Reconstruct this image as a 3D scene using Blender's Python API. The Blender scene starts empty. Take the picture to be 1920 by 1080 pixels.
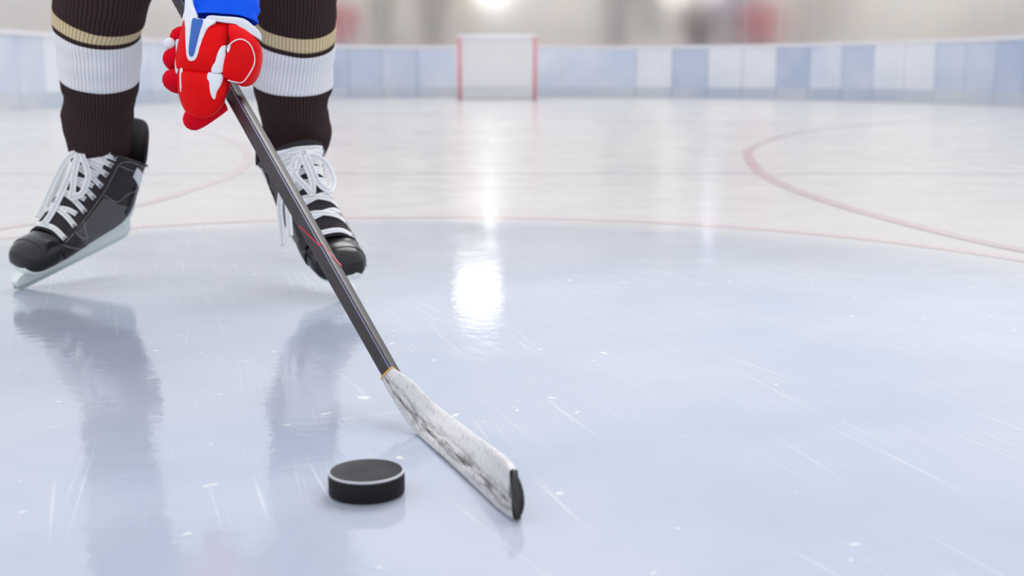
import bpy, bmesh, math, random
from mathutils import Vector, Matrix, noise
sc = bpy.context.scene
C = sc.collection
PI = math.pi
random.seed(4)

# ------------------------------------------------------------------ camera
FPX = 2250.0
PITCH = math.atan(400 / FPX)
CAM = Vector((0, 0, 0.44))
AF = Vector((0, math.cos(PITCH), -math.sin(PITCH)))
AR = Vector((1, 0, 0))
AU = Vector((0, math.sin(PITCH), math.cos(PITCH)))
cd = bpy.data.cameras.new('camera')
cam = bpy.data.objects.new('camera', cd); C.objects.link(cam)
cam.location = CAM
cam.rotation_euler = (PI / 2 - PITCH, 0, 0)
cd.sensor_width = 36.0
cd.lens = 36.0 * FPX / 1920
cd.clip_start = 0.02; cd.clip_end = 300
cd.dof.use_dof = True
cd.dof.focus_distance = 1.76
cd.dof.aperture_fstop = (cd.lens / 1000) / 0.0096
sc.camera = cam

# ------------------------------------------------------------------ sky, light, exposure
w = bpy.data.worlds.new('overcast'); sc.world = w; w.use_nodes = True
bg = w.node_tree.nodes['Background']
bg.inputs[0].default_value = (0.87, 0.905, 0.97, 1)
bg.inputs[1].default_value = 0.92
sd = bpy.data.lights.new('sun', 'SUN'); sun = bpy.data.objects.new('sun', sd); C.objects.link(sun)
sd.energy = 1.3; sd.angle = math.radians(36); sd.color = (1, 0.97, 0.93)
sun.rotation_euler = Vector((-0.18, -0.72, -1.0)).to_track_quat('-Z', 'Y').to_euler()
sun.location = (4, 10, 12)
vs = sc.view_settings
vs.view_transform = 'Standard'; vs.look = 'None'; vs.gamma = 1; vs.use_curve_mapping = False
vs.exposure = 0.33

# ------------------------------------------------------------------ helpers
def un(x, y, d):            # a pixel measured in the photograph, at a chosen real distance
    return CAM + d * (AF + (x - 960) / FPX * AR - (y - 540) / FPX * AU)
def gr(x, y, z=0.0):
    v = AF + (x - 960) / FPX * AR - (y - 540) / FPX * AU
    return CAM + v * ((z - CAM.z) / v.z)
def pix(P):
    q = P - CAM; d = q.dot(AF)
    return 960 + FPX * q.dot(AR) / d

def lin(c):
    return tuple(((v / 255) / 12.92 if v / 255 <= 0.04045 else ((v / 255 + 0.055) / 1.055) ** 2.4) for v in c) + (1,)

def mat(name, rgb, rough=0.5, **kw):
    m = bpy.data.materials.new(name); m.use_nodes = True
    b = m.node_tree.nodes['Principled BSDF']
    b.inputs['Base Color'].default_value = lin(rgb)
    b.inputs['Roughness'].default_value = rough
    for k, v in kw.items():
        b.inputs[k.replace('_', ' ')].default_value = v
    return m
def N(m, t, **kw):
    n = m.node_tree.nodes.new(t)
    for k, v in kw.items(): setattr(n, k, v)
    return n
def L(m, a, b): m.node_tree.links.new(a, b)
def bsdf(m): return m.node_tree.nodes['Principled BSDF']
def math_(m, op, a, b=None, c=None):
    n = N(m, 'ShaderNodeMath', operation=op)
    for i, v in enumerate((a, b, c)):
        if v is None: continue
        if isinstance(v, (int, float)): n.inputs[i].default_value = v
        else: L(m, v, n.inputs[i])
    return n.outputs[0]
def mixc(m, fac, a, b):
    n = N(m, 'ShaderNodeMix', data_type='RGBA')
    if isinstance(fac, (int, float)): n.inputs[0].default_value = fac
    else: L(m, fac, n.inputs[0])
    for s, v in ((6, a), (7, b)):
        if isinstance(v, tuple): n.inputs[s].default_value = v
        else: L(m, v, n.inputs[s])
    return n.outputs[2]
def ramp(m, src, a, b, ca=0.0, cb=1.0):
    n = N(m, 'ShaderNodeMapRange'); n.clamp = True
    L(m, src, n.inputs[0])
    for i, v in enumerate((a, b, ca, cb)): n.inputs[i + 1].default_value = v
    return n.outputs[0]
def noise_(m, vec, scale, detail=3.0, rough=0.55):
    n = N(m, 'ShaderNodeTexNoise'); n.inputs['Scale'].default_value = scale
    n.inputs['Detail'].default_value = detail; n.inputs['Roughness'].default_value = rough
    if vec is not None: L(m, vec, n.inputs['Vector'])
    return n.outputs[0]
def coord(m, kind='Object', scale=(1, 1, 1), rot=(0, 0, 0)):
    t = N(m, 'ShaderNodeTexCoord'); src = t.outputs[kind]
    if any(rot):                                    # turn first, then stretch
        mr = N(m, 'ShaderNodeMapping'); mr.inputs['Rotation'].default_value = rot; L(m, src, mr.inputs[0]); src = mr.outputs[0]
    mp = N(m, 'ShaderNodeMapping'); mp.inputs['Scale'].default_value = scale
    L(m, src, mp.inputs[0]); return mp.outputs[0]
def bump(m, h, strength=0.3, dist=0.001):
    n = N(m, 'ShaderNodeBump'); n.inputs['Strength'].default_value = strength; n.inputs['Distance'].default_value = dist
    L(m, h, n.inputs['Height']); L(m, n.outputs[0], bsdf(m).inputs['Normal'])
def vary(m, c2, scale, lo=0.4, hi=0.65, kind='Object'):
    f = ramp(m, noise_(m, coord(m, kind), scale), lo, hi)
    base = tuple(bsdf(m).inputs['Base Color'].default_value)
    L(m, mixc(m, f, base, lin(c2)), bsdf(m).inputs['Base Color'])
    return m

def obj(name, verts, faces, m, parent=None, smooth=True, uvs=None):
    me = bpy.data.meshes.new(name)
    me.from_pydata([tuple(v) for v in verts], [], faces)
    if uvs is not None:
        ul = me.uv_layers.new(name='UVMap')
        for lp in me.loops: ul.data[lp.index].uv = uvs[lp.vertex_index]
    me.update()
    if smooth:
        for p in me.polygons: p.use_smooth = True
    o = bpy.data.objects.new(name, me); C.objects.link(o)
    if m: me.materials.append(m)
    if parent: o.parent = parent
    return o
def tag(o, label=None, cat=None, group=None, kind=None):
    for k, v in (('label', label), ('category', cat), ('group', group), ('kind', kind)):
        if v: o[k] = v
    return o
def empty(name, loc=(0, 0, 0)):
    o = bpy.data.objects.new(name, None); C.objects.link(o); o.location = loc; o.empty_display_size = 0.05
    return o
def solid(o, t, off=-1.0):
    md = o.modifiers.new('thick', 'SOLIDIFY'); md.thickness = t; md.offset = off; return o
def sub(o, n=1):
    md = o.modifiers.new('sub', 'SUBSURF'); md.levels = n; md.render_levels = n; return o

def cat(pts, n, closed=False):
    """Catmull-Rom through a list of tuples/Vectors, n samples per span"""
    P = [Vector(p) for p in pts]; k = len(P); out = []
    spans = k if closed else k - 1
    for i in range(spans):
        if closed: a, b, c, d = P[(i - 1) % k], P[i], P[(i + 1) % k], P[(i + 2) % k]
        else: a, b, c, d = P[max(i - 1, 0)], P[i], P[i + 1], P[min(i + 2, k - 1)]
        for j in range(n):
            t = j / n
            out.append(0.5 * ((2 * b) + (c - a) * t + (2 * a - 5 * b + 4 * c - d) * t * t + (3 * b - a - 3 * c + d) * t ** 3))
    if not closed: out.append(P[-1].copy())
    return out
def loft(name, rings, m, parent=None, closed=True, caps=(False, False), smooth=True, vlen=None):
    n = len(rings[0]); verts = []; uvs = []; faces = []
    ncol = n + 1 if closed else n
    for i, r in enumerate(rings):
        for j in range(ncol):
            verts.append(r[j % n]); uvs.append((j / (ncol - 1), i / (len(rings) - 1) if vlen is None else vlen[i]))
    for i in range(len(rings) - 1):
        for j in range(ncol - 1):
            a = i * ncol + j; faces.append((a, a + 1, a + ncol + 1, a + ncol))
    for flag, i in ((caps[0], 0), (caps[1], len(rings) - 1)):
        if flag:
            c = sum((Vector(v) for v in rings[i]), Vector()) / n
            verts.append(c); uvs.append((0.5, 0.5)); ci = len(verts) - 1
            for j in range(ncol - 1):
                a = i * ncol + j
                faces.append((a + 1, a, ci) if i == 0 else (a, a + 1, ci))
    o = obj(name, verts, faces, m, parent, smooth, uvs)
    if closed:
        bm = bmesh.new(); bm.from_mesh(o.data); bmesh.ops.remove_doubles(bm, verts=bm.verts, dist=1e-6)
        bmesh.ops.recalc_face_normals(bm, faces=bm.faces); bm.to_mesh(o.data); bm.free()
    return o
def frames(P):
    T = []
    for i in range(len(P)):
        d = P[min(i + 1, len(P) - 1)] - P[max(i - 1, 0)]; T.append(d.normalized() if d.length > 1e-9 else Vector((0, 0, 1)))
    return T
def tube(name, pts, r, m, parent=None, seg=8, per=4, caps=True):
    P = cat(pts, per) if per > 1 else [Vector(p) for p in pts]
    T = frames(P); up = Vector((0, 0, 1)) if abs(T[0].z) < 0.9 else Vector((1, 0, 0))
    rings = []; nrm = (up - T[0] * up.dot(T[0])).normalized(); k = len(P)
    for i, p in enumerate(P):
        nrm = (nrm - T[i] * nrm.dot(T[i])).normalized(); b = T[i].cross(nrm)
        if callable(r): rr = r(i / (k - 1))
        else: rr = r
        rings.append([p + (nrm * math.cos(2 * PI * j / seg) + b * math.sin(2 * PI * j / seg)) * rr for j in range(seg)])
    return loft(name, rings, m, parent, caps=(caps, caps))
def ribbon(name, pts, nrms, wd, th, m, parent=None, per=5):
    P = cat(pts, per); Q = cat(nrms, per); T = frames(P); rings = []; vl = [0.0]
    for i in range(1, len(P)): vl.append(vl[-1] + (P[i] - P[i - 1]).length)
    for i, p in enumerate(P):
        n = (Q[i] - T[i] * Q[i].dot(T[i])).normalized(); s = T[i].cross(n)
        rings.append([p + s * a * wd / 2 + n * b * th / 2 for a, b in
                      ((-1, -.5), (-1, .5), (-.8, 1), (-.4, 1), (0, 1), (.4, 1), (.8, 1), (1, .5), (1, -.5), (.8, -1), (0, -1), (-.8, -1))])
    return loft(name, rings, m, parent, caps=(True, True), vlen=vl)
def boxmesh(name, x0, x1, y0, y1, z0, z1, m, parent=None, bev=0.0):
    v = [(x, y, z) for x in (x0, x1) for y in (y0, y1) for z in (z0, z1)]
    f = [(0, 1, 3, 2), (4, 6, 7, 5), (0, 4, 5, 1), (2, 3, 7, 6), (0, 2, 6, 4), (1, 5, 7, 3)]
    o = obj(name, v, f, m, parent, False)
    if bev:
        md = o.modifiers.new('bev', 'BEVEL'); md.width = bev; md.segments = 2
    return o
def skin(name, nodes, edges, m, parent=None, lev=2):
    me = bpy.data.meshes.new(name)
    me.from_pydata([n[0] for n in nodes], edges, [])
    o = bpy.data.objects.new(name, me); C.objects.link(o)
    md = o.modifiers.new('skin', 'SKIN'); md.use_smooth_shade = True
    if not me.skin_vertices: 
        bm = bmesh.new(); bm.from_mesh(me); bm.verts.layers.skin.verify(); bm.to_mesh(me); bm.free()
    for i, n in enumerate(nodes):
        r = n[1] if isinstance(n[1], tuple) else (n[1], n[1])
        me.skin_vertices[0].data[i].radius = r
        me.skin_vertices[0].data[i].use_root = (i == 0)
    sub(o, lev); me.materials.append(m)
    if parent: o.parent = parent
    return o

# ================================================================== SETTING
# ---- ice
ice = mat('ice', (232, 236, 242), 0.13, IOR=1.33)
def build_ice():
    m = ice; co = coord(m)
    sep = N(m, 'ShaderNodeSeparateXYZ'); L(m, co, sep.inputs[0])
    # bluish tint inside the centre circle, warm white ice outside
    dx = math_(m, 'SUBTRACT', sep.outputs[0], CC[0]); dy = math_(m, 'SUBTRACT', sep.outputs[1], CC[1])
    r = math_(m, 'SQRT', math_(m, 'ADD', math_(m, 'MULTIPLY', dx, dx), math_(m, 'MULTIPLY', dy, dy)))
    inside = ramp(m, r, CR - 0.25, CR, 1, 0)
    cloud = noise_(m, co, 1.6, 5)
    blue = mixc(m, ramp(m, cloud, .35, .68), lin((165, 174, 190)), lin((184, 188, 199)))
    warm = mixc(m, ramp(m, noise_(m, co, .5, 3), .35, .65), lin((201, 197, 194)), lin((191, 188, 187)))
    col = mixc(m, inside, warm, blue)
    # skate scratches: two directions
    for ang, sc_, lo, hi, amt in ((1.24, (1.0, 130, 1), .66, .70, .4), (1.12, (.8, 100, 1), .69, .72, .4), (1.33, (.9, 170, 1), .66, .70, .32), (-.45, (1.2, 90, 1), .73, .76, .3)):
        mp = coord(m, 'Object', sc_, (0, 0, ang))
        s = ramp(m, noise_(m, mp, 1.0, 2, .5), lo, hi, 0, amt)
        s = math_(m, 'MULTIPLY', s, ramp(m, noise_(m, co, 3.2, 2), .42, .6))
        col = mixc(m, s, col, lin((224, 226, 224)))
    # snow flecks
    wob = N(m, 'ShaderNodeVectorMath', operation='ADD')
    nz = N(m, 'ShaderNodeTexNoise'); nz.inputs['Scale'].default_value = 22; L(m, co, nz.inputs['Vector'])
    vm = N(m, 'ShaderNodeVectorMath', operation='SCALE'); L(m, nz.outputs[1], vm.inputs[0]); vm.inputs['Scale'].default_value = .06
    L(m, co, wob.inputs[0]); L(m, vm.outputs[0], wob.inputs[1])
    for s_, th in ((11, .13), (24, .16)):
        v = N(m, 'ShaderNodeTexVoronoi'); v.inputs['Scale'].default_value = s_; L(m, wob.outputs[0], v.inputs['Vector'])
        sz = N(m, 'ShaderNodeSeparateColor'); L(m, v.outputs['Color'], sz.inputs[0])
        d = math_(m, 'DIVIDE', v.outputs['Distance'], math_(m, 'MAXIMUM', math_(m, 'MULTIPLY', math_(m, 'SUBTRACT', sz.outputs[0], .55), 2.0), .001))
        fl = ramp(m, d, th * .6, th, .8, 0)
        col = mixc(m, fl, col, lin((226, 226, 218)))
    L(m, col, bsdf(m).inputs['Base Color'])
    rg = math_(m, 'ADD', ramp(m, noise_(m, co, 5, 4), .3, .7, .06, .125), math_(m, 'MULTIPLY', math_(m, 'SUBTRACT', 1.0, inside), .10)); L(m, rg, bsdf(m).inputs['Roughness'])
    h = math_(m, 'ADD', noise_(m, coord(m, 'Object', (1, 1, 1)), 38, 3), math_(m, 'MULTIPLY', noise_(m, co, 6, 2), 1.5))
    bump(m, h, .2, .0016)

def circ3(a, b, c):
    ax, ay, bx, by, cx, cy = a.x, a.y, b.x, b.y, c.x, c.y
    d = 2 * (ax * (by - cy) + bx * (cy - ay) + cx * (ay - by))
    ux = ((ax * ax + ay * ay) * (by - cy) + (bx * bx + by * by) * (cy - ay) + (cx * cx + cy * cy) * (ay - by)) / d
    uy = ((ax * ax + ay * ay) * (cx - bx) + (bx * bx + by * by) * (ax - cx) + (cx * cx + cy * cy) * (bx - ax)) / d
    return (ux, uy), math.hypot(ax - ux, ay - uy)
CC, CR = circ3(gr(0, 447), gr(900, 407), gr(1920, 488))
build_ice()

# rink outline in plan
XL, XR, YF, YN = -6.4, 7.6, 24.2, -7.0
def rink_path():
    pts = []
    def corner(cx, cy, rx, ry, a0, a1, n=14):
        for i in range(n + 1):
            a = math.radians(a0 + (a1 - a0) * i / n); pts.append((cx + rx * math.cos(a), cy + ry * math.sin(a)))
    corner(XL + 5.2, YF - 10, 5.2, 10, 180, 90)     # far left corner
    corner(XR - 6.0, YF - 9, 6.0, 9, 90, 0)       # far right
    corner(XR - 4, YN + 4, 4, 4, 0, -90)
    corner(XL + 4, YN + 4, 4, 4, -90, -180)
    return pts
RP = rink_path()
floor = obj('floor', [(-26, -12, 0), (28, -12, 0), (28, 46, 0), (-26, 46, 0)], [(0, 1, 2, 3)], ice, None, False)
tag(floor, 'glossy pale blue ice with skate scratches and snow flecks', kind='structure')

# painted lines under the surface, a fraction of a millimetre proud of the ice
def line_mat(name, rgb):
    m = mat(name, rgb, .14, IOR=1.33)
    f = ramp(m, noise_(m, coord(m), 2.2, 4), .3, .75, 0, .7)
    L(m, mixc(m, f, lin(rgb), lin((200, 195, 195))), bsdf(m).inputs['Base Color'])
    return m
red_paint = line_mat('red_line_paint', (188, 160, 163))
pink_paint = line_mat('pink_line_paint', (204, 182, 182))
blue_paint = line_mat('blue_line_paint', (186, 184, 190))
def ring_line(name, c, r, wd, m, a0=0, a1=2 * PI, n=160, z=.0006, ry=None):
    ry = ry or r; v = []; f = []
    for i in range(n + 1):
        a = a0 + (a1 - a0) * i / n
        for q in (-wd / 2, wd / 2): v.append((c[0] + (r + q) * math.cos(a), c[1] + (ry + q) * math.sin(a), z))
    for i in range(n): f.append((2 * i, 2 * i + 1, 2 * i + 3, 2 * i + 2))
    return tag(obj(name, v, f, m, None, False), kind='structure')
tag(ring_line('trim_1', CC, CR, .05, pink_paint, n=240), 'faint pink line of the large circle around the player')
FC, FR = circ3(gr(1402, 290), gr(1500, 355), gr(1920, 466))
FC2, FR2 = (4.6, 6.9), 3.3
def spline_line(name, pts, wd, m, z=.0009):
    P = cat([(p.x, p.y, 0) for p in pts], 10); T = frames(P); v = []; f = []
    for i, p in enumerate(P):
        s = Vector((-T[i].y, T[i].x, 0)); ww = wd
        v += [(p + s * ww / 2) + Vector((0, 0, z)), (p - s * ww / 2) + Vector((0, 0, z))]
    for i in range(len(P) - 1): f.append((2 * i, 2 * i + 1, 2 * i + 3, 2 * i + 2))
    return tag(obj(name, v, f, m, None, False), kind='structure')
tag(spline_line('trim_2', [gr(1780, 222), gr(1600, 236), gr(1480, 252), gr(1415, 275), gr(1402, 292), gr(1425, 322), gr(1490, 356), gr(1640, 404), gr(1920, 470), gr(2250, 520)], .055, red_paint), 'curved dull red face-off circle line on the right of the ice')
tag(spline_line('trim_3', [gr(330, 232), gr(430, 262), gr(466, 292), gr(440, 325), gr(370, 352), gr(270, 382), gr(120, 410), gr(-150, 450)], .05, pink_paint), 'faint red face-off circle line behind the player')
for n_, y_, wd_ in (('trim_4', 327, .07), ('trim_5', 189, .10)):
    a_ = gr(960, y_)
    tag(obj(n_, [(XL, a_.y, .0004), (XR, a_.y, .0004), (XR, a_.y + wd_, .0004), (XL, a_.y + wd_, .0004)], [(0, 1, 2, 3)], blue_paint if n_ == 'trim_4' else pink_paint, None, False),
        'faint straight line painted across the ice' if n_ == 'trim_4' else 'faint goal line painted across the ice', kind='structure')

# ---- boards: panels, kick plates, cap rail, glass
BH = 1.0
def soft_print(name, c1, c2, sc_=.9):
    m = mat(name, c1, .35); vary(m, c2, sc_, .35, .65); return m
PAN = {'white': soft_print('board_white', (243, 244, 248), (232, 236, 244)),
       'pale': soft_print('board_pale', (232, 236, 245), (208, 218, 236)),
       'blue': soft_print('board_blue', (194, 206, 226), (226, 231, 241), .5),
       'deep': soft_print('board_deep', (180, 194, 220), (214, 222, 237), .5)}
kick = mat('kick_plate', (216, 220, 226), .4); vary(kick, (196, 206, 222), .6)
rail = mat('cap_rail', (238, 236, 240), .35)
glass = mat('scuffed_glass', (255, 253, 250), .38, Transmission_Weight=1.0, IOR=1.3)
vary(glass, (250, 250, 250), 2.0)
walls = {}
for side in ('far', 'left', 'right', 'near'):
    e = empty('wall_' + side); tag(e, {'far': 'blurred white and blue hockey boards with glass behind the goal', 'left': 'pale hockey boards along the left of the rink',
        'right': 'pale blue hockey boards along the right of the rink', 'near': 'hockey boards closing the rink behind the viewer'}[side], kind='structure'); walls[side] = e
# resample the outline at ~1.5 m
loop = [Vector((x, y, 0)) for x, y in RP] ; loop.append(loop[0].copy())
cum = [0.0]
for a, b in zip(loop, loop[1:]): cum.append(cum[-1] + (b - a).length)
def at_len(s):
    s %= cum[-1]
    for i in range(len(cum) - 1):
        if cum[i + 1] >= s:
            t = (s - cum[i]) / max(cum[i + 1] - cum[i], 1e-9); return loop[i].lerp(loop[i + 1], t)
    return loop[-1].copy()
NP = 56; step = cum[-1] / NP
def strip(name, s0, s1, z0, z1, o0, o1, m, par):
    """a curved slab following the rink outline between offsets o0 (rink side) and o1 (outside)"""
    rings = []
    for k in range(4):
        s = s0 + (s1 - s0) * k / 3; p = at_len(s); d = (at_len(s + .05) - at_len(s - .05)).normalized()
        nrm = Vector((-d.y, d.x, 0))                    # outline runs clockwise seen from above: left of travel is outside
        rings.append([p + nrm * o0 + Vector((0, 0, z0)), p + nrm * o0 + Vector((0, 0, z1)), p + nrm * o1 + Vector((0, 0, z1)), p + nrm * o1 + Vector((0, 0, z0))])
    return loft(name, rings, m, par, caps=(True, True), smooth=False)
def tone(px, front):
    if not front: return 'pale'
    for a, b, t in ((-200, 60, 'blue'), (60, 140, 'white'), (140, 330, 'pale'), (560, 700, 'deep'), (700, 790, 'blue'), (790, 850, 'pale'), (850, 1010, 'white'),
                    (1010, 1170, 'pale'), (1170, 1215, 'blue'), (1215, 1290, 'white'), (1290, 1355, 'deep'), (1355, 1425, 'white'), (1425, 1505, 'deep'), (1505, 1580, 'pale'),
                    (1580, 1625, 'blue'), (1625, 1780, 'white'), (1780, 1860, 'blue'), (1860, 2300, 'deep')):
        if a <= px < b: return t
    return 'white'
def panel_run(s0, s1):
    mid = at_len((s0 + s1) / 2)
    side = 'far' if mid.y > YF - 8 else 'near' if mid.y < YN + 3.5 else 'left' if mid.x < 0 else 'right'
    par = walls[side]
    front = mid.y > 3
    strip('board_panel', s0 + .006, s1 - .006, .2, BH - .06, 0, .09, PAN[tone(pix(mid + Vector((0, 0, .6))), front)], par)
    strip('kick_plate', s0 + .006, s1 - .006, 0, .195, -.015, .085, kick, par)
    strip('cap_rail', s0, s1, BH - .06, BH, -.02, .11, rail, par)
    if front and mid.y > 9:
        strip('glass_pane', s0 + .0005, s1 - .0005, BH, BH + 1.1, .035, .055, glass, par)
for i in range(NP):
    mid = at_len((i + .5) * step); 
    if mid.y > YF - 9:
        panel_run(i * step, (i + .5) * step); panel_run((i + .5) * step, (i + 1) * step)
    else: panel_run(i * step, (i + 1) * step)

# ---- stand and hall wall behind the glass
conc = mat('beige_render', (240, 233, 226), .8); vary(conc, (226, 219, 214), .35)
conc2 = mat('step_concrete', (226, 220, 214), .8); vary(conc2, (212, 206, 202), .6)
WY = 30.5
wb = boxmesh('wall_back', -24, 26, WY, WY + .3, 0, 4.6, conc); tag(wb, 'pale beige building wall behind the spectators', kind='structure')
for n_, x0 in (('wall_hall_left', -24.3), ('wall_hall_right', 26.0)):
    tag(boxmesh(n_, x0, x0 + .3, -12, WY + .3, 0, 4.6, conc), 'pale beige side wall beyond the boards', kind='structure')
std = empty('floor_stand', (0, 26, 0)); tag(std, 'stepped pale concrete stand behind the far glass', kind='structure')
for k in range(3):
    boxmesh('step', -15, 17, k * 1.1, 4.2, .45 * k, .45 * (k + 1), conc2, std, .01)

# ---- goal
goal_red = mat('goal_red', (230, 164, 169), .4); net_m = mat('net_cord', (250, 250, 250), .8); canvas = mat('net_canvas', (246, 246, 248), .8)
ga, gb = gr(862, 187), gr(1003, 187); gc = (ga + gb) / 2; gw = (gb - ga).length
g = empty('hockey_goal', (gc.x, gc.y, 0)); tag(g, 'blurred white hockey goal with red posts by the far boards', 'goal')
GH = 1.10; GD = .85
for s in (-1, 1):
    tube('post', [(s * gw / 2, 0, 0), (s * gw / 2, 0, GH)], .04, goal_red, g, 10, 1)
    tube('top_shelf_bar', [(s * gw / 2, 0, GH), (s * gw / 2 * .92, .45, GH), (s * gw / 2 * .95, .55, GH - .1), (s * gw / 2, GD, .04)], .025, canvas, g, 8, 4)
tube('crossbar', [(-gw / 2 - .03, 0, GH), (gw / 2 + .03, 0, GH)], .032, canvas, g, 10, 1)
tube('base_bar', [(-gw / 2, 0, .03), (-gw / 2 * .98, GD * .7, .03), (0, GD, .03), (gw / 2 * .98, GD * .7, .03), (gw / 2, 0, .03)], .025, canvas, g, 8, 6)
# net cords, and the white canvas skirts that hang inside the frame
bm = bmesh.new()
def bar(bm, a, b, r):
    a, b = Vector(a), Vector(b); d = (b - a).normalized(); u = d.orthogonal().normalized(); v = d.cross(u)
    q = [[bm.verts.new(p + u * r * x + v * r * y) for x, y in ((1, 0), (-.5, .87), (-.5, -.87))] for p in (a, b)]
    for i in range(3): bm.faces.new((q[0][i], q[0][(i + 1) % 3], q[1][(i + 1) % 3], q[1][i]))
nx = 26
for i in range(nx + 1):
    x = -gw / 2 + gw * i / nx
    bar(bm, (x * .95, .5, GH - .03), (x, GD, .04), .011); bar(bm, (x, 0, GH), (x * .95, .5, GH), .011)
for k in range(18):
    t = k / 17; bar(bm, (-gw / 2, .5 + .5 * t, GH - .03 - t * (GH - .07)), (gw / 2, .5 + .5 * t, GH - .03 - t * (GH - .07)), .011)
    for s in (-1, 1): bar(bm, (s * gw / 2, 0, GH * t), (s * gw / 2, .5 + .5 * (1 - t), GH * t), .011)
me = bpy.data.meshes.new('net'); bm.to_mesh(me); bm.free(); me.materials.append(net_m)
no = bpy.data.objects.new('net', me); C.objects.link(no); no.parent = g; no['kind'] = 'stuff'
solid(obj('net_skirt', [(-gw / 2 * .97, .42, .25), (gw / 2 * .97, .42, .25), (gw / 2 * .95, .42, GH - .01), (-gw / 2 * .95, .42, GH - .01)], [(0, 1, 2, 3)], canvas, g, False), .006)

# ---- spectators behind the glass
skin_m = mat('skin', (214, 176, 152), .6)
hair_ms = [mat('hair_' + n_, c, .7) for n_, c in (('brown', (92, 70, 58)), ('dark', (58, 50, 50)), ('fair', (176, 146, 108)))]
shoe_m = mat('shoe', (60, 58, 60), .6)
def spectator(px, depth, z0, coat_c, trouser_c, hair_i, label, lean=0.0, wide=1.0, rot=0.0):
    yw = {.45: 26.6, .9: 27.65, 1.35: 28.9}[z0]; root_loc = Vector(((px - 960) / FPX * yw * 1.0 / math.cos(PITCH) * .99, yw, z0))
    cm = mat('coat', coat_c, .8); vary(cm, tuple(int(c * .88) for c in coat_c), 4); tm = mat('trousers', trouser_c, .8)
    W = wide
    # body: one continuous skinned figure
    nodes = [((0, 0, .93), .12), ((.02 * lean, 0, 1.2), .12), ((.04 * lean, 0, 1.42), .10), ((.05 * lean, 0, 1.52), .055), ((.06 * lean, -.02, 1.60), (.07, .08)), ((.06 * lean, -.02, 1.70), (.075, .09)), ((.06 * lean, -.01, 1.77), .05),
             ((.1, 0, .85), .085), ((.12, -.02, .48), .055), ((.12, .02, .09), .04), ((-.1, 0, .85), .085), ((-.12, -.02, .48), .055), ((-.12, .02, .09), .04),
             ((.19 * W, 0, 1.42), .06), ((.25 * W, .02, 1.14), .045), ((.22 * W, -.12, .94), .035), ((-.19 * W, 0, 1.42), .06), ((-.25 * W, .02, 1.14), .045), ((-.22 * W, -.12, .94), .035)]
    ed = [(0, 1), (1, 2), (2, 3), (3, 4), (4, 5), (5, 6), (0, 7), (7, 8), (8, 9), (0, 10), (10, 11), (11, 12), (2, 13), (13, 14), (14, 15), (2, 16), (16, 17), (17, 18)]
    b = skin('person', nodes, ed, skin_m, None, 1); b.location = root_loc; b.rotation_euler.z = rot
    tag(b, label, 'person', 'spectators behind the far glass')
    def ell(cx, cy, z, a, c, n=16): return [Vector((cx + a * math.cos(2 * PI * j / n), cy + c * math.sin(2 * PI * j / n), z)) for j in range(n)]
    loft('coat', [ell(0, 0, z, a * W, c) for z, a, c in ((.72, .21, .16), (.9, .20, .155), (1.1, .19, .15), (1.3, .215, .155), (1.42, .20, .14), (1.49, .10, .10), (1.53, .075, .08))], cm, b)
    for s in (-1, 1):
        tube('sleeve', [(s * .18 * W, 0, 1.43), (s * .235 * W, .01, 1.3), (s * .26 * W, .02, 1.14), (s * .225 * W, -.10, .97)], lambda t: .075 - .022 * t, cm, b, 10, 3)
        tube('trouser_leg', [(s * .1, 0, .88), (s * .12, -.02, .5), (s * .12, .02, .08)], lambda t: .10 - .03 * t, tm, b, 10, 3)
        loft('shoe', [ell(s * .12, -.03, z, .05, .13, 12) for z in (0, .04, .08)], shoe_m, b, caps=(True, True))
    hm = hair_ms[hair_i]; hc = Vector((.06 * lean, 0, 1.70)); rings = []
    for i in range(7):
        a = i / 6 * PI * .55; rr = math.sin(a) * .108 + .002
        rings.append([hc + Vector((rr * math.cos(2 * PI * j / 14), rr * 1.12 * math.sin(2 * PI * j / 14) + .015, math.cos(a) * .115)) for j in range(14)])
    loft('hair', rings, hm, b)
    return b
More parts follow.
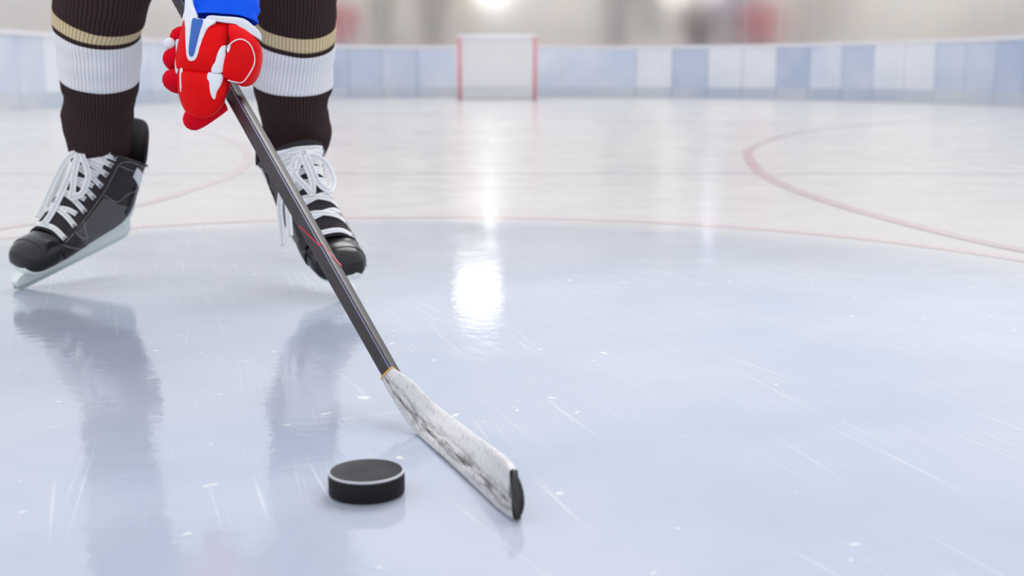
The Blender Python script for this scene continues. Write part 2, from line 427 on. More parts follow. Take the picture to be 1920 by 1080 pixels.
SPEC = [(40, 31.8, .9, (150, 140, 150), (110, 104, 110), 1, 'spectator in grey mauve coat at the far left edge', 1.5),
        (300, 31.6, .9, (176, 170, 172), (120, 116, 120), 0, 'spectator in light grey coat between player and left edge', 1.3),
        (646, 30.8, .45, (196, 84, 96), (110, 110, 140), 1, 'spectator in red coat beside the player on the right', 1.35),
        (722, 31.8, .9, (150, 150, 138), (120, 118, 116), 0, 'spectator in grey green coat next to red coat', 1.1),
        (815, 31.6, .9, (168, 152, 154), (128, 120, 122), 2, 'spectator in mauve grey coat left of the goal', 1.5),
        (882, 32.4, 1.35, (232, 216, 180), (190, 180, 160), 2, 'spectator in cream yellow coat above the goal', 1.2),
        (1150, 31.6, .9, (170, 170, 168), (128, 126, 128), 0, 'spectator in plain grey coat right of the goal', 1.2),
        (1212, 32.4, 1.35, (160, 150, 140), (120, 112, 108), 1, 'spectator in grey brown coat left of the dark coat', 1.5),
        (1302, 30.8, .45, (110, 92, 96), (80, 84, 120), 1, 'spectator in dark brown coat beside the right red coat', 1.6),
        (1368, 31.7, .9, (136, 124, 150), (90, 92, 120), 1, 'spectator in dull purple coat behind the dark coat', 1.2),
        (1416, 30.8, .45, (204, 92, 98), (120, 96, 110), 0, 'spectator in red coat right of the dark coat', 1.5),
        (1508, 31.7, .9, (166, 168, 158), (130, 130, 124), 0, 'spectator in sage grey coat right of the red coat', 1.1),
        (1568, 32.3, 1.35, (222, 200, 190), (160, 150, 148), 2, 'spectator in pale pink coat in the upper right', 1.6),
        (1842, 31.7, .9, (168, 164, 168), (126, 122, 126), 0, 'spectator in cool grey coat toward the right edge', 1.5),
        (1895, 31.2, .45, (118, 104, 100), (92, 84, 84), 1, 'spectator in brown coat at the far right edge', 1.6)]
for px, dp, z0, cc, tc, hi_, lb, wd in SPEC:
    spectator(px, dp, z0, cc, tc, hi_, lb, random.uniform(-.5, .5), wd, random.uniform(-.3, .3))

# ---- lamps: wall floodlights above the stand and one tall mast
lamp_body = mat('lamp_housing', (120, 118, 118), .5, Metallic=.5)
def emis(name, rgb, st):
    m = bpy.data.materials.new(name); m.use_nodes = True; nt = m.node_tree; nt.nodes.remove(nt.nodes['Principled BSDF'])
    e = nt.nodes.new('ShaderNodeEmission'); e.inputs[0].default_value = lin(rgb); e.inputs[1].default_value = st
    nt.links.new(e.outputs[0], nt.nodes['Material Output'].inputs[0]); return m
def flood(px, refl_y, depth, hw, hh, rgb, st, label, mast=False):
    v = AF + (px - 960) / FPX * AR - (refl_y - 540) / FPX * AU
    k = depth / v.y; hgt = -(CAM.z + v.z * k); X = v.x * k
    e = empty('floodlight', (X, depth, 0 if mast else hgt)); zc = hgt if mast else 0
    tag(e, label, 'lamp', 'floodlights above the stand')
    boxmesh('housing', -hw - .04, hw + .04, 0.0, .16, zc - hh - .04, zc + hh + .04, lamp_body, e, .01)
    loft('lens', [[Vector((hw * q * math.cos(2 * PI * j / 20), -.03 * (1 - q * q) - .002, zc + hh * q * math.sin(2 * PI * j / 20))) for j in range(20)] for q in (1, .8, .5, .05)], emis('lamp_light', rgb, st), e, caps=(False, True))
    if mast: tube('mast', [(0, .22, 0), (0, .22, zc + hh)], .07, lamp_body, e, 12, 1)
    else: tube('bracket', [(0, .1, 0), (0, WY - depth + .02, .05)], .03, lamp_body, e, 8, 1)
flood(897, 545, 32, .68, .6, (255, 255, 255), 3.6, 'large floodlight on the mast behind the wall', True)
flood(916, 370, 30.0, .26, .18, (255, 255, 255), 20, 'white wall floodlight above the goal')
flood(1250, 370, 30.0, .16, .16, (255, 250, 240), 14, 'white wall floodlight above the dark coats')
flood(1328, 384, 30.0, .14, .16, (240, 236, 255), 10, 'cool wall floodlight right of the dark coats')
flood(1606, 368, 30.0, .12, .12, (255, 246, 222), 13, 'warm wall floodlight above the pale pink coat')
flood(1800, 368, 30.0, .14, .14, (255, 244, 218), 13, 'warm wall floodlight near the right edge')
flood(370, 372, 30.0, .14, .16, (255, 255, 255), 10, 'white wall floodlight behind the player')

# ================================================================== PUCK
rubber = mat('puck_rubber', (34, 34, 38), .42, Specular_IOR_Level=.22)
bump(rubber, noise_(rubber, coord(rubber, 'Object', (900, 900, 900)), 1.0, 2), .2, .0003)
rubber_side = mat('puck_side', (30, 26, 29), .6, Specular_IOR_Level=.2)
def knurl(m):
    u = coord(m, 'UV', (150, 14, 1), (0, 0, PI / 4 * 0)); v = N(m, 'ShaderNodeTexVoronoi'); v.inputs['Scale'].default_value = 1; L(m, u, v.inputs['Vector'])
    bump(m, v.outputs['Distance'], .35, .0006)
knurl(rubber_side)
pc = gr(688, 925.5); PR = .0401; PH = .0262
pk = empty('hockey_puck', pc); tag(pk, 'black rubber hockey puck lying on the ice beside the stick blade', 'puck')
def lathe(name, prof, m, par, n=72, caps=(False, False)):
    return loft(name, [[Vector((r * math.cos(2 * PI * j / n), r * math.sin(2 * PI * j / n), z)) for j in range(n)] for r, z in prof], m, par, caps=caps)
bv = .0022
lathe('body', [(.001, 0), (PR - bv, 0)] + [(PR - bv + bv * math.sin(a), bv - bv * math.cos(a)) for a in (.4, .8, 1.2, 1.57)] +
      [(PR, PH - bv)] + [(PR - bv + bv * math.cos(a), PH - bv + bv * math.sin(a)) for a in (.3, .6, .9, 1.2, 1.57)] + [(PR * .93, PH), (PR * .9, PH - .0004), (PR * .4, PH - .0005), (.001, PH - .0005)], rubber, pk)
rim_hi = mat('painted_rim_light', (196, 196, 202), .4)  # rim light on the puck's edges, painted as thin light grey rings
lathe('rim_highlight', [(PR - .0017, PH - .0001), (PR - .0013, PH + .0001), (PR - .0005, PH - .0004), (PR + .00012, PH - .0013), (PR + .0001, PH - .0018)], rim_hi, pk)
lathe('rim_highlight', [(PR - .0006, .0004), (PR - .0002, .0007), (PR + .0001, .0013), (PR, .0016)], rim_hi, pk)
lathe('knurled_band', [(PR + .00005, .0042), (PR + .0004, .0048), (PR + .0004, PH - .0048), (PR + .00005, PH - .0042)], rubber_side, pk)

# ================================================================== STICK
def stick():
    carbon = mat('shaft_carbon', (62, 53, 56), .42, Specular_IOR_Level=.35)
    vary(carbon, (52, 45, 48), 30)
    stripe_dark = mat('shaft_groove', (30, 28, 34), .3)
    edge_hi = mat('painted_edge_highlight', (106, 108, 140), .3)
    tape = mat('blade_tape', (228, 226, 226), .75)
    co = coord(tape, 'UV')
    sepv = N(tape, 'ShaderNodeSeparateXYZ'); L(tape, co, sepv.inputs[0])
    c = lin((214, 212, 213))
    g1 = ramp(tape, noise_(tape, coord(tape, 'UV', (9, 11, 1), (0, 0, .35)), 1, 4), .40, .60, 0, .92)
    low = ramp(tape, sepv.outputs[0], .04, .24, 0, 1); low2 = ramp(tape, sepv.outputs[0], .34, .60, 1, 0)
    g1 = math_(tape, 'MULTIPLY', g1, math_(tape, 'MULTIPLY', low, low2))
    col = mixc(tape, g1, c, lin((80, 66, 68)))
    g2 = ramp(tape, noise_(tape, coord(tape, 'UV', (70, 120, 1), (0, 0, .25)), 1, 3), .56, .66, 0, .8)
    g2 = math_(tape, 'MULTIPLY', g2, ramp(tape, noise_(tape, coord(tape, 'UV', (6, 7, 1)), 1, 2), .48, .62))
    col = mixc(tape, g2, col, lin((70, 58, 60)))
    g3 = ramp(tape, noise_(tape, coord(tape, 'UV', (5, 130, 1), (0, 0, .12)), 1, 2), .58, .66, 0, .6)
    col = mixc(tape, g3, col, lin((132, 118, 120)))
    g4 = ramp(tape, noise_(tape, coord(tape, 'UV', (2, 60, 1)), 1, 2), .45, .7, 0, .25)
    col = mixc(tape, g4, col, lin((196, 192, 196)))
    L(tape, col, bsdf(tape).inputs['Base Color'])
    bump(tape, noise_(tape, coord(tape, 'UV', (3, 90, 1)), 1, 2), .35, .0012)
    black = mat('blade_black', (44, 42, 44), .35)
    red = mat('red_graphic', (206, 24, 44), .35); orange = mat('orange_line', (226, 168, 84), .5)

    P0 = un(739, 711, 1.55); P1 = un(433, 168, 1.99)
    D = (P1 - P0).normalized(); LEN = (P1 - P0).length
    st = empty('hockey_stick', gr(770, 800)); base = st.location.copy()
    tag(st, 'dark carbon hockey stick with scuffed white taped blade resting on the ice', 'stick')
    # cross-section axes: wide face turned to the viewer's left, narrow face to the right
    view = (CAM - P0).normalized(); view = (view - D * view.dot(D)).normalized(); side = D.cross(view)
    if side.x < 0: side = -side
    a = math.radians(-42)                                # turn of the shaft about its own axis
    e1 = side * math.cos(a) + view * -math.sin(a)       # wide direction
    e2 = side * math.sin(a) + view * math.cos(a)        # thin direction (wide face normal)
    def sec(p, w_, t_, g=0.0):
        r = .0035; h, k = w_ / 2, t_ / 2
        q = [(-h + r, k), (h - r, k), (h - r * .3, k - r * .3), (h, k - r), (h, -k + r), (h - r * .3, -k + r * .3), (h - r, -k), (-h + r, -k), (-h + r * .3, -k + r * .3), (-h, -k + r), (-h, k - r), (-h + r * .3, k - r * .3)]
        return [p + e1 * x + e2 * y - base for x, y in q]
    def dims(t):                                        # t along the shaft, 0 at the tape, 1 at the lower hand
        return (.0215 + .0035 * min(1, max(0, t) * 1.4), .0155 + .0035 * min(1, max(0, t) * 1.4))
    TT = 1.85
    rings = [sec(P0 + D * LEN * t, *dims(t)) for t in [-.03 + (TT + .03) * i / 30 for i in range(31)]]
    loft('shaft', rings, carbon, st, caps=(True, True), smooth=False)
    # corner highlight painted as a pale bluish line, and the dark groove beside it
    def strip_on(name, u0, u1, face, t0, t1, m, th=.0004, n=24, ufun=None):
        rr = []
        for i in range(n + 1):
            t = t0 + (t1 - t0) * i / n; w_, t_ = dims(t); p = P0 + D * LEN * t - base
            a0, a1 = (u0, u1) if ufun is None else ufun((t - t0) / (t1 - t0))
            if face == 'wide': q = [p + e1 * w_ * a0 + e2 * (t_ / 2 + th), p + e1 * w_ * a1 + e2 * (t_ / 2 + th), p + e1 * w_ * a1 + e2 * (t_ / 2 - .001), p + e1 * w_ * a0 + e2 * (t_ / 2 - .001)]
            else: q = [p + e2 * t_ * a0 + e1 * (w_ / 2 + th), p + e2 * t_ * a1 + e1 * (w_ / 2 + th), p + e2 * t_ * a1 + e1 * (w_ / 2 - .001), p + e2 * t_ * a0 + e1 * (w_ / 2 - .001)]
            rr.append(q)
        return loft(name, rr, m, st, caps=(True, True), smooth=False)
    strip_on('edge_highlight', .38, .455, 'wide', .01, TT - .1, edge_hi)
    strip_on('groove', .08, .40, 'thin', .01, TT - .1, stripe_dark)
    strip_on('red_stripe', 0, 0, 'wide', .378, .475, red, .0007, 20, lambda v: (.40 - .70 * v - .05 * (1 - v), .47 - .70 * v))
    strip_on('red_stripe', 0, 0, 'thin', .315, .385, red, .0007, 12, lambda v: (-.47 + .85 * v, -.30 + .75 * v))
    # blade: stations of (top pixel, bottom pixel); the lower edge stands on the ice
    tops = [(750, 700), (762, 706), (778, 718), (800, 742), (825, 764), (853, 786), (880, 806), (908, 826), (936, 847), (952, 862), (963, 880)]
    bots = [(728, 722), (735, 740), (747, 764), (766, 794), (786, 818), (808, 838), (838, 864), (872, 895), (908, 928), (940, 957), (970, 978)]
    rings = []; nst = len(tops); prevb = None
    for i, (tp, bt) in enumerate(zip(tops, bots)):
        f_ = i / (nst - 1)
        if i < 4:
            q = i / 4.0; pb = P0.lerp(gr(*bots[4]), q); d_ = (pb - CAM).dot(AF); B = un(bt[0], bt[1], d_)
            if B.z < .0015: B = gr(*bt)
        else: B = gr(*bt)
        if i >= 4: B.z = .0008
        dB = (B - CAM).dot(AF); T = un(tp[0], tp[1], dB + .012 * min(1, i / 4))
        rings.append((B, T))
    fullB = cat([r[0] for r in rings], 4); fullT = cat([r[1] for r in rings], 4); rr = []
    for i, (B, T) in enumerate(zip(fullB, fullT)):
        k = i / (len(fullB) - 1)
        t_ = (fullB[min(i + 1, len(fullB) - 1)] - fullB[max(i - 1, 0)]).normalized(); h = T - B; n_ = t_.cross(h).normalized()
        if n_.dot(CAM - B) < 0: n_ = -n_
        th = .0105 * max(0, 1 - k * 4) + .0052
        prof = [(0.0, .55), (.03, .9), (.15, 1), (.5, 1), (.85, 1), (.97, .9), (1.0, .55), (1.0, -.55), (.97, -.9), (.85, -1), (.5, -1), (.15, -1), (.03, -.9), (0.0, -.55)]
        rr.append([B + h * u + n_ * th * v - base for u, v in prof])
    n_r = len(rr); cut = n_r - 2
    verts = []; uvs = []; faces = []; nc = 14; ucs = [.0, .03, .15, .5, .85, .97, 1, 1, .97, .85, .5, .15, .03, 0]
    for i in range(n_r):
        for j in range(nc + 1): verts.append(rr[i][j % nc]); uvs.append((ucs[j % nc] if j < nc else 0, i / n_r))
    for i in range(n_r - 1):
        for j in range(nc): a_ = i * (nc + 1) + j; faces.append((a_, a_ + 1, a_ + nc + 2, a_ + nc + 1))
    faces.append(tuple(range(nc))[::-1])
    bl = obj('taped_blade', verts, faces, tape, st, True, uvs); bl['label'] = 'white cloth tape with dark puck marks over the blade'
    # bare black toe showing past the tape
    lB, lT = fullB[-1], fullT[-1]; tdir = (fullB[-1] - fullB[-3]).normalized(); h = lT - lB
    n_ = tdir.cross(h).normalized()
    if n_.dot(CAM - lB) < 0: n_ = -n_
    rings = []
    for s_, sh in ((-.004, 1.0), (.004, .99), (.0075, .93), (.010, .8)):
        ring = []
        for j in range(20):
            an = 2 * PI * j / 20; u = .5 + .5 * sh * math.cos(an) * (1 if sh == 1 else 1); v = math.sin(an)
            bulge = (1 - (2 * u - 1) ** 2)
            ring.append(lB + Vector((0, 0, .0006)) + h * u + n_ * v * .0050 * (1 if s_ < .005 else .8) + tdir * (s_ * (0.25 + .9 * bulge)) - base)
        rings.append(ring)
    loft('toe', rings, black, st, caps=(True, True))
    tr = [q + (q - sum(rr[0], Vector()) / nc) * .06 for q in rr[0]]
    dd = (fullB[1] - fullB[0]).normalized()
    loft('tape_edge', [[q - dd * .0012 for q in tr], [q + dd * .0008 for q in tr]], orange, st, caps=(True, True))
    # wrapped knob at the butt end
    rings = [sec(P0 + D * LEN * t, w_, w_ * .8) for t, w_ in ((TT - .09, .030), (TT - .03, .031), (TT - .02, .040), (TT + .01, .040))]
    loft('grip_tape', rings, tape, st, caps=(True, True))
    return P0, P1, D, LEN, e1, e2
P0, P1, SD, SLEN, SE1, SE2 = stick()

# ================================================================== PLAYER
brown_knit = (58, 44, 46)
def knit(name, rgb, dark, freq=66, vf=150, strength=.7):
    m = mat(name, rgb, .9)
    co = coord(m, 'UV'); s = N(m, 'ShaderNodeSeparateXYZ'); L(m, co, s.inputs[0])
    nz = noise_(m, coord(m, 'Object'), 14, 2)
    u = math_(m, 'ADD', s.outputs[0], math_(m, 'MULTIPLY', nz, .010))
    rib = math_(m, 'ABSOLUTE', math_(m, 'SINE', math_(m, 'MULTIPLY', u, freq * PI)))
    row = math_(m, 'ABSOLUTE', math_(m, 'SINE', math_(m, 'MULTIPLY', s.outputs[1], vf * PI)))
    h = math_(m, 'ADD', math_(m, 'POWER', rib, .5), math_(m, 'MULTIPLY', row, .45))
    gap = ramp(m, rib, .10, .5, 1, 0)
    L(m, mixc(m, math_(m, 'MULTIPLY', gap, .85), lin(rgb), lin(dark)), bsdf(m).inputs['Base Color'])
    bump(m, h, strength, .0022)
    bsdf(m).inputs['Specular IOR Level'].default_value = .08
    return m
K_brown = knit('sock_brown', (74, 56, 56), (26, 18, 20), strength=.9)
K_tan = knit('sock_tan', (240, 220, 176), (156, 126, 90))
K_white = knit('sock_white', (255, 255, 255), (208, 202, 212), strength=.5)
skin_p = mat('player_skin', (214, 176, 152), .6)
leather = mat('boot_leather', (56, 47, 50), .45, Specular_IOR_Level=.3); vary(leather, (44, 37, 40), 40)
bump(leather, noise_(leather, coord(leather), 420, 2), .25, .0006)
capm = mat('toe_cap_plastic', (18, 16, 18), .22, Specular_IOR_Level=.5)
meshm = mat('boot_mesh', (84, 80, 84), .5)
def meshtex(m):
    c = N(m, 'ShaderNodeTexChecker'); c.inputs['Scale'].default_value = 1; L(m, coord(m, 'UV', (60, 40, 1)), c.inputs[0])
    L(m, mixc(m, c.outputs[1], lin((56, 52, 56)), lin((112, 108, 112))), bsdf(m).inputs['Base Color'])
meshtex(meshm)
liner = mat('boot_liner', (96, 66, 62), .7)
tongue_m = mat('tongue_felt', (42, 36, 40), .8)
stitch = mat('white_stitch', (214, 212, 214), .7)
whitep = mat('white_patch', (236, 238, 242), .5)
holder_m = mat('holder_plastic', (240, 247, 243), .28)
vary(holder_m, (222, 234, 226), 60, .55, .75)
steel = mat('runner_steel', (214, 226, 220), .25, Metallic=.4)
eyelet_m = mat('eyelet', (24, 24, 26), .3)
lace_m = mat('lace', (240, 240, 240), .85)
def lacetex(m):
    s = N(m, 'ShaderNodeSeparateXYZ'); L(m, coord(m, 'UV'), s.inputs[0])
    masks = []
    for c0, ph in ((.30, 0), (.40, .5)):
        a = math_(m, 'LESS_THAN', math_(m, 'ABSOLUTE', math_(m, 'SUBTRACT', s.outputs[0], c0)), .020)
        b = math_(m, 'LESS_THAN', math_(m, 'FRACT', math_(m, 'ADD', math_(m, 'MULTIPLY', s.outputs[1], 190), ph)), .55)
        masks.append(math_(m, 'MULTIPLY', a, b))
    L(m, mixc(m, math_(m, 'MAXIMUM', *masks), lin((252, 252, 252)), lin((34, 32, 38))), bsdf(m).inputs['Base Color'])
lacetex(lace_m)

# (top-profile s,z), (bottom/back-profile s,z), half width; s runs from the toe tip back to the heel
BOOT = [((-.018, .064), (-.018, .056), .014), ((-.016, .080), (-.012, .044), .034), ((-.006, .094), (-.002, .037), .045), ((.015, .106), (.012, .038), .053),
        ((.042, .115), (.042, .048), .056), ((.060, .136), (.080, .061), .056), ((.079, .166), (.125, .076), .053), ((.096, .198), (.175, .092), .050),
        ((.110, .227), (.222, .108), .048), ((.121, .250), (.250, .134), .048), ((.129, .268), (.260, .180), .053), ((.134, .281), (.266, .220), .060), ((.137, .290), (.272, .248), .066)]
class Skate:
    def __init__(s, toe_px, back, shear, parent, roll=0.0, lift=0.0):
        s.T = gr(*toe_px); s.back = Vector((back[0], back[1], 0)).normalized()
        s.lat = Vector((s.back.y, -s.back.x, 0)); s.shear = shear; s.lift = lift; s.roll = roll
        s.root = empty('ice_skate', s.T); s.root.parent = parent
    def L(s, x, b, z):                       # skate coordinates -> offset from the toe contact
        c, sn = math.cos(s.roll), math.sin(s.roll); x, z = x * c + z * sn, z * c - x * sn
        return s.lat * x + s.back * b + Vector((s.shear * z, 0, z + s.lift))
    def S(s, t, th, off=0.0):                # point on the boot, t in ring units, th from the throat line
        def raw(t, th):
            k = max(0, min(len(BOOT) - 1.0001, t)); i = int(k); f = k - i
            g = [BOOT[max(0, min(len(BOOT) - 1, i + d))] for d in (-1, 0, 1, 2)]
            cm = lambda a, b, c, d: .5 * (2 * b + (c - a) * f + (2 * a - 5 * b + 4 * c - d) * f * f + (3 * b - a - 3 * c + d) * f ** 3)
            A = [cm(*[q[0][n] for q in g]) for n in (0, 1)]; B = [cm(*[q[1][n] for q in g]) for n in (0, 1)]; w = cm(*[q[2] for q in g])
            c, sn = math.cos(th), math.sin(th); e = .82
            c = math.copysign(abs(c) ** e, c); sn = math.copysign(abs(sn) ** e, sn)
            return s.L(w * sn, (A[0] + B[0]) / 2 + (A[0] - B[0]) / 2 * c, (A[1] + B[1]) / 2 + (A[1] - B[1]) / 2 * c)
        p = raw(t, th)
        if off == 0: return p
        return p + s.nrm(t, th, raw) * off
    def nrm(s, t, th, raw=None):
        raw = raw or (lambda a, b: s.S(a, b))
        t = max(.3, min(len(BOOT) - 1.3, t))
        du = raw(t + .25, th) - raw(t - .25, th); dv = raw(t, th + .06) - raw(t, th - .06)
        n = dv.cross(du); 
        if n.length < 1e-9: return Vector((0, 0, 1))
        n.normalize()
        c = (raw(t, 0) + raw(t, PI)) / 2
        if n.dot(raw(t, th) - c) < 0: n = -n
        return n
    def patch(s, name, t0, t1, a0, a1, off, m, nt=10, na=10, warp=None):
        rings = []
        for i in range(nt + 1):
            r = []
            for j in range(na + 1):
                t = t0 + (t1 - t0) * i / nt; a = a0 + (a1 - a0) * j / na
                if warp: t, a = warp(t, a, i / nt, j / na)
                r.append(s.S(t, a, off))
            rings.append(r)
        return loft(name, rings, m, s.root, closed=False)
    def build(s, bow):
        R = s.root; n = 40
        loft_r = [[s.S(3.7 + (12 - 3.7) * i / 36, 2 * PI * j / n) for j in range(n)] for i in range(37)]
        b = loft('boot', loft_r, leather, R); solid(b, .0035)
        cap = loft('toe_cap', [[s.S(.0 + 4.25 * i / 16 + (.35 * math.cos(2 * PI * j / n) if i == 16 else 0), 2 * PI * j / n, .0016) for j in range(n)] for i in range(17)], capm, R, caps=(True, False))
        solid(cap, .002)
        # seam across the cap
        tube('cap_seam', [s.S(2.6, a, .0022) for a in (-1.9, -1.4, -.9, -.45, 0, .45, .9, 1.4, 1.9)], .0009, leather, R, 6, 3)
        # tongue: padded strip under the laces, rising past the collar
        rings = []
        for i in range(21):
            t = 4.1 + 8.4 * i / 20; a = .85; r = []
            for j in range(11):
                th = -a + 2 * a * j / 10; k = 1 - (2 * j / 10 - 1) ** 2
                p = s.S(min(t, 11.95), th, .001 + .006 * k)
                if t > 11.95: p = p + Vector((0, 0, (t - 11.95) * .03 * (.6 + .4 * k))) + s.back * -.01 * (t - 11.95)
                r.append(p)
            rings.append(r)
        solid(loft('tongue', rings, tongue_m, R, closed=False), .003)
        # eyelet facings and side panels
        for sg in (-1, 1):
            solid(s.patch('eyelet_facing', 4.3, 11.9, sg * .80, sg * 1.22, .0022, leather, 24, 5), .002)
            solid(s.patch('side_panel', 5.0, 8.6, sg * 1.30, sg * 2.35, .0012, meshm, 14, 10, lambda t, a, u, v: (t + .9 * v - .5 * (1 - v) * u, a)), .0012)
            solid(s.patch('quarter_panel', 3.9, 5.3, sg * 1.15, sg * 2.3, .0022, leather, 8, 8, lambda t, a, u, v: (t + .7 * v, a)), .0014)
            solid(s.patch('heel_flash', 10.35, 11.2, sg * 1.75, sg * 2.45, .0022, whitep, 6, 6, lambda t, a, u, v: (t - .9 * v * .5 + .25, a)), .001)
            solid(s.patch('heel_counter', 8.6, 10.3, sg * 2.0, sg * 3.0, .0018, capm, 8, 8), .0014)
            for path in ([(4.5, 1.2), (5.5, 1.2), (7, 1.2), (8.5, 1.2), (10, 1.22), (11.2, 1.25), (11.75, 1.5), (11.7, 2.0), (11.7, 2.6)],
                         [(4.2, 1.2), (4.6, 1.5), (5.2, 1.85), (5.6, 2.2)], [(5.4, 1.25), (5.55, 1.55), (5.95, 1.75), (6.0, 1.45), (6.2, 1.28)],
                         [(8.2, 1.25), (8.6, 1.6), (9.4, 1.75), (10, 2.1), (10.2, 2.6)], [(10.9, 1.3), (11.0, 1.6), (11.2, 2.2)]):
                P = cat([s.S(t, sg * a, .0036) for t, a in path], 6)
                # dashes of thread, joined into one seam
                bmx = bmesh.new()
                for q in range(0, len(P) - 1):
                    d = P[q + 1] - P[q]; m_ = max(1, int(d.length / .0035))
                    for z in range(m_): bar(bmx, P[q] + d * (z / m_), P[q] + d * ((z + .68) / m_), .0005)
                me = bpy.data.meshes.new('stitching'); bmx.to_mesh(me); bmx.free(); me.materials.append(stitch)
                o = bpy.data.objects.new('stitching', me); C.objects.link(o); o.parent = R
        # collar rim and tendon guard
        tube('collar_rim', [s.S(11.98, a, .001) for a in [.6 + (2 * PI - 1.2) * i / 24 for i in range(25)]], .0032, leather, R, 8, 2)
        rings = []
        for i in range(11):
            v = i / 10; r = []
            for j in range(17):
                u = -1 + 2 * j / 16; th = PI + u * 1.15
                p = s.S(11.9, th, .0); hgt = .100 * (1 - abs(u) ** 2.6) * (1 if abs(u) < 1 else 0)
                q = p + Vector((s.shear * hgt * v, 0, hgt * v)) + s.back * (.012 * v * v * (1 - u * u) * hgt / .1) - s.lat * (u * .012 * v)
                r.append(q)
            rings.append(r)
        tg = loft('tendon_guard', rings, leather, R, closed=False); tg.data.materials.append(liner); md = solid(tg, .007); md.modifiers['thick'].material_offset = 0; sub(tg, 1)
        lg = loft('guard_liner', [[q - s.back * .0045 + Vector((0, 0, -.001)) for q in r[2:-2]] for r in rings], liner, R, closed=False); solid(lg, .002)
        # laces: crossing rows
        ts = [4.55 + 7.0 * i / 7 for i in range(8)]; E = 1.0
        for i, t in enumerate(ts):
            for sg in (-1, 1):
                p = s.S(t, sg * E, .0030)
                nn = s.nrm(t, sg * E); u = nn.orthogonal().normalized(); v = nn.cross(u)
                loft('eyelet', [[p + (u * math.cos(2 * PI * j / 10) + v * math.sin(2 * PI * j / 10)) * r + nn * h for j in range(10)] for r, h in ((.0042, 0), (.0036, .0012), (.002, .001), (.0016, -.001))], eyelet_m, R)
        for i in range(8):
            t0 = ts[i]; t1 = ts[i] + .55 if i else ts[i]
            for sg in (-1, 1):
                if i == 0 and sg == 1: continue
                lift = .0085 if sg == -1 else .0098
                rows = [(t0, sg * (E + .06), .0032), (t0 + (t1 - t0) * .18, sg * .5, .0075), (t0 + (t1 - t0) * .5, 0, lift + .0015), (t0 + (t1 - t0) * .82, -sg * .42, .0082 - .001 * (sg == 1)), (t1, -sg * (.80 if i else E + .06), .0045 if i else .0032)]
                ribbon('lace', [s.S(a, b, c) for a, b, c in rows], [s.nrm(a, b) for a, b, c in rows], .0108, .0014, lace_m, R)
        for path in bow:
            P = [s.S(a, b, c) for a, b, c in path]; vd = (CAM - s.T).normalized(); Q = [s.nrm(a, b) * .35 + vd * .8 for a, b, c in path]
            ribbon('lace_end' if len(path) < 6 else 'lace_loop', P, Q, .0125, .0014, lace_m, R)
        # knot
        kc = s.S(10.6, .05, .016); rr = []
        for i in range(9):
            a = PI * i / 8; rr.append([kc + s.lat * .010 * math.sin(a) * math.cos(2 * PI * j / 12) + s.nrm(10.6, 0) * .007 * math.sin(a) * math.sin(2 * PI * j / 12) + Vector((0, 0, .009 * math.cos(a))) for j in range(12)])
        loft('knot', rr, lace_m, R)
        # blade holder: two towers and a bridge, cut from one profile and thickened
        K = .31
        prof = [(-.022, .008), (-.027, .018), (-.020, .030), (-.008, .041), (.012, .040), (.050, .053), (.086, .065), (.096, .062), (.106, .058), (.120, .0605), (.150, .0705), (.170, .079), (.182, .090), (.190, .100), (.222, .112), (.246, .128), (.256, .124), (.262, .108), (.266, .095), (.258, .0915)]
        bot = [(.2, K * .2 + .012), (.13, K * .13 + .012), (.06, K * .06 + .012), (.0, .012)]
        poly = prof + bot; bmx = bmesh.new()
        def halfw(z, b): 
            h = (z - (K * b + .012)) / .05; return .0062 + .016 * max(0, min(1, h)) ** 1.6
        lay = []
        for sx in (-1, 1): lay.append([bmx.verts.new(s.L(sx * halfw(z, b), b, z)) for b, z in poly])
        npl = len(poly)
        for i in range(npl): bmx.faces.new((lay[0][i], lay[0][(i + 1) % npl], lay[1][(i + 1) % npl], lay[1][i]))
        bmx.faces.new(lay[0][::-1]); bmx.faces.new(lay[1])
        bmesh.ops.triangulate(bmx, faces=[f for f in bmx.faces if len(f.verts) > 4]); bmesh.ops.recalc_face_normals(bmx, faces=bmx.faces)
        me = bpy.data.meshes.new('blade_holder'); bmx.to_mesh(me); bmx.free(); me.materials.append(holder_m)
        o = bpy.data.objects.new('blade_holder', me); C.objects.link(o); o.parent = R; md = o.modifiers.new('b', 'BEVEL'); md.width = .002; md.segments = 2; md.limit_method = 'ANGLE'
        # steel runner
        rings = []
        for i in range(25):
            b = -.026 + .290 * i / 24; zt = K * b + .016; zb = K * b
            if b < 0: zb = b * b * 6; zt = .014
            if i == 24: zb += .006
            rings.append([s.L(x, b, z) for x, z in ((-.0016, zb), (.0016, zb), (.0016, zt), (-.0016, zt))])
        loft('runner', rings, steel, R, caps=(True, True), smooth=False)
        # outsole edge
        rings = []
        for i in range(31):
            t = .6 + 9.0 * i / 30; r = []
            for a in (PI - .85, PI - .45, PI, PI + .45, PI + .85): r.append(s.S(t, a, .0012))
            rings.append(r)
        o = loft('outsole', rings, holder_m, R, closed=False); solid(o, .003, 1.0)

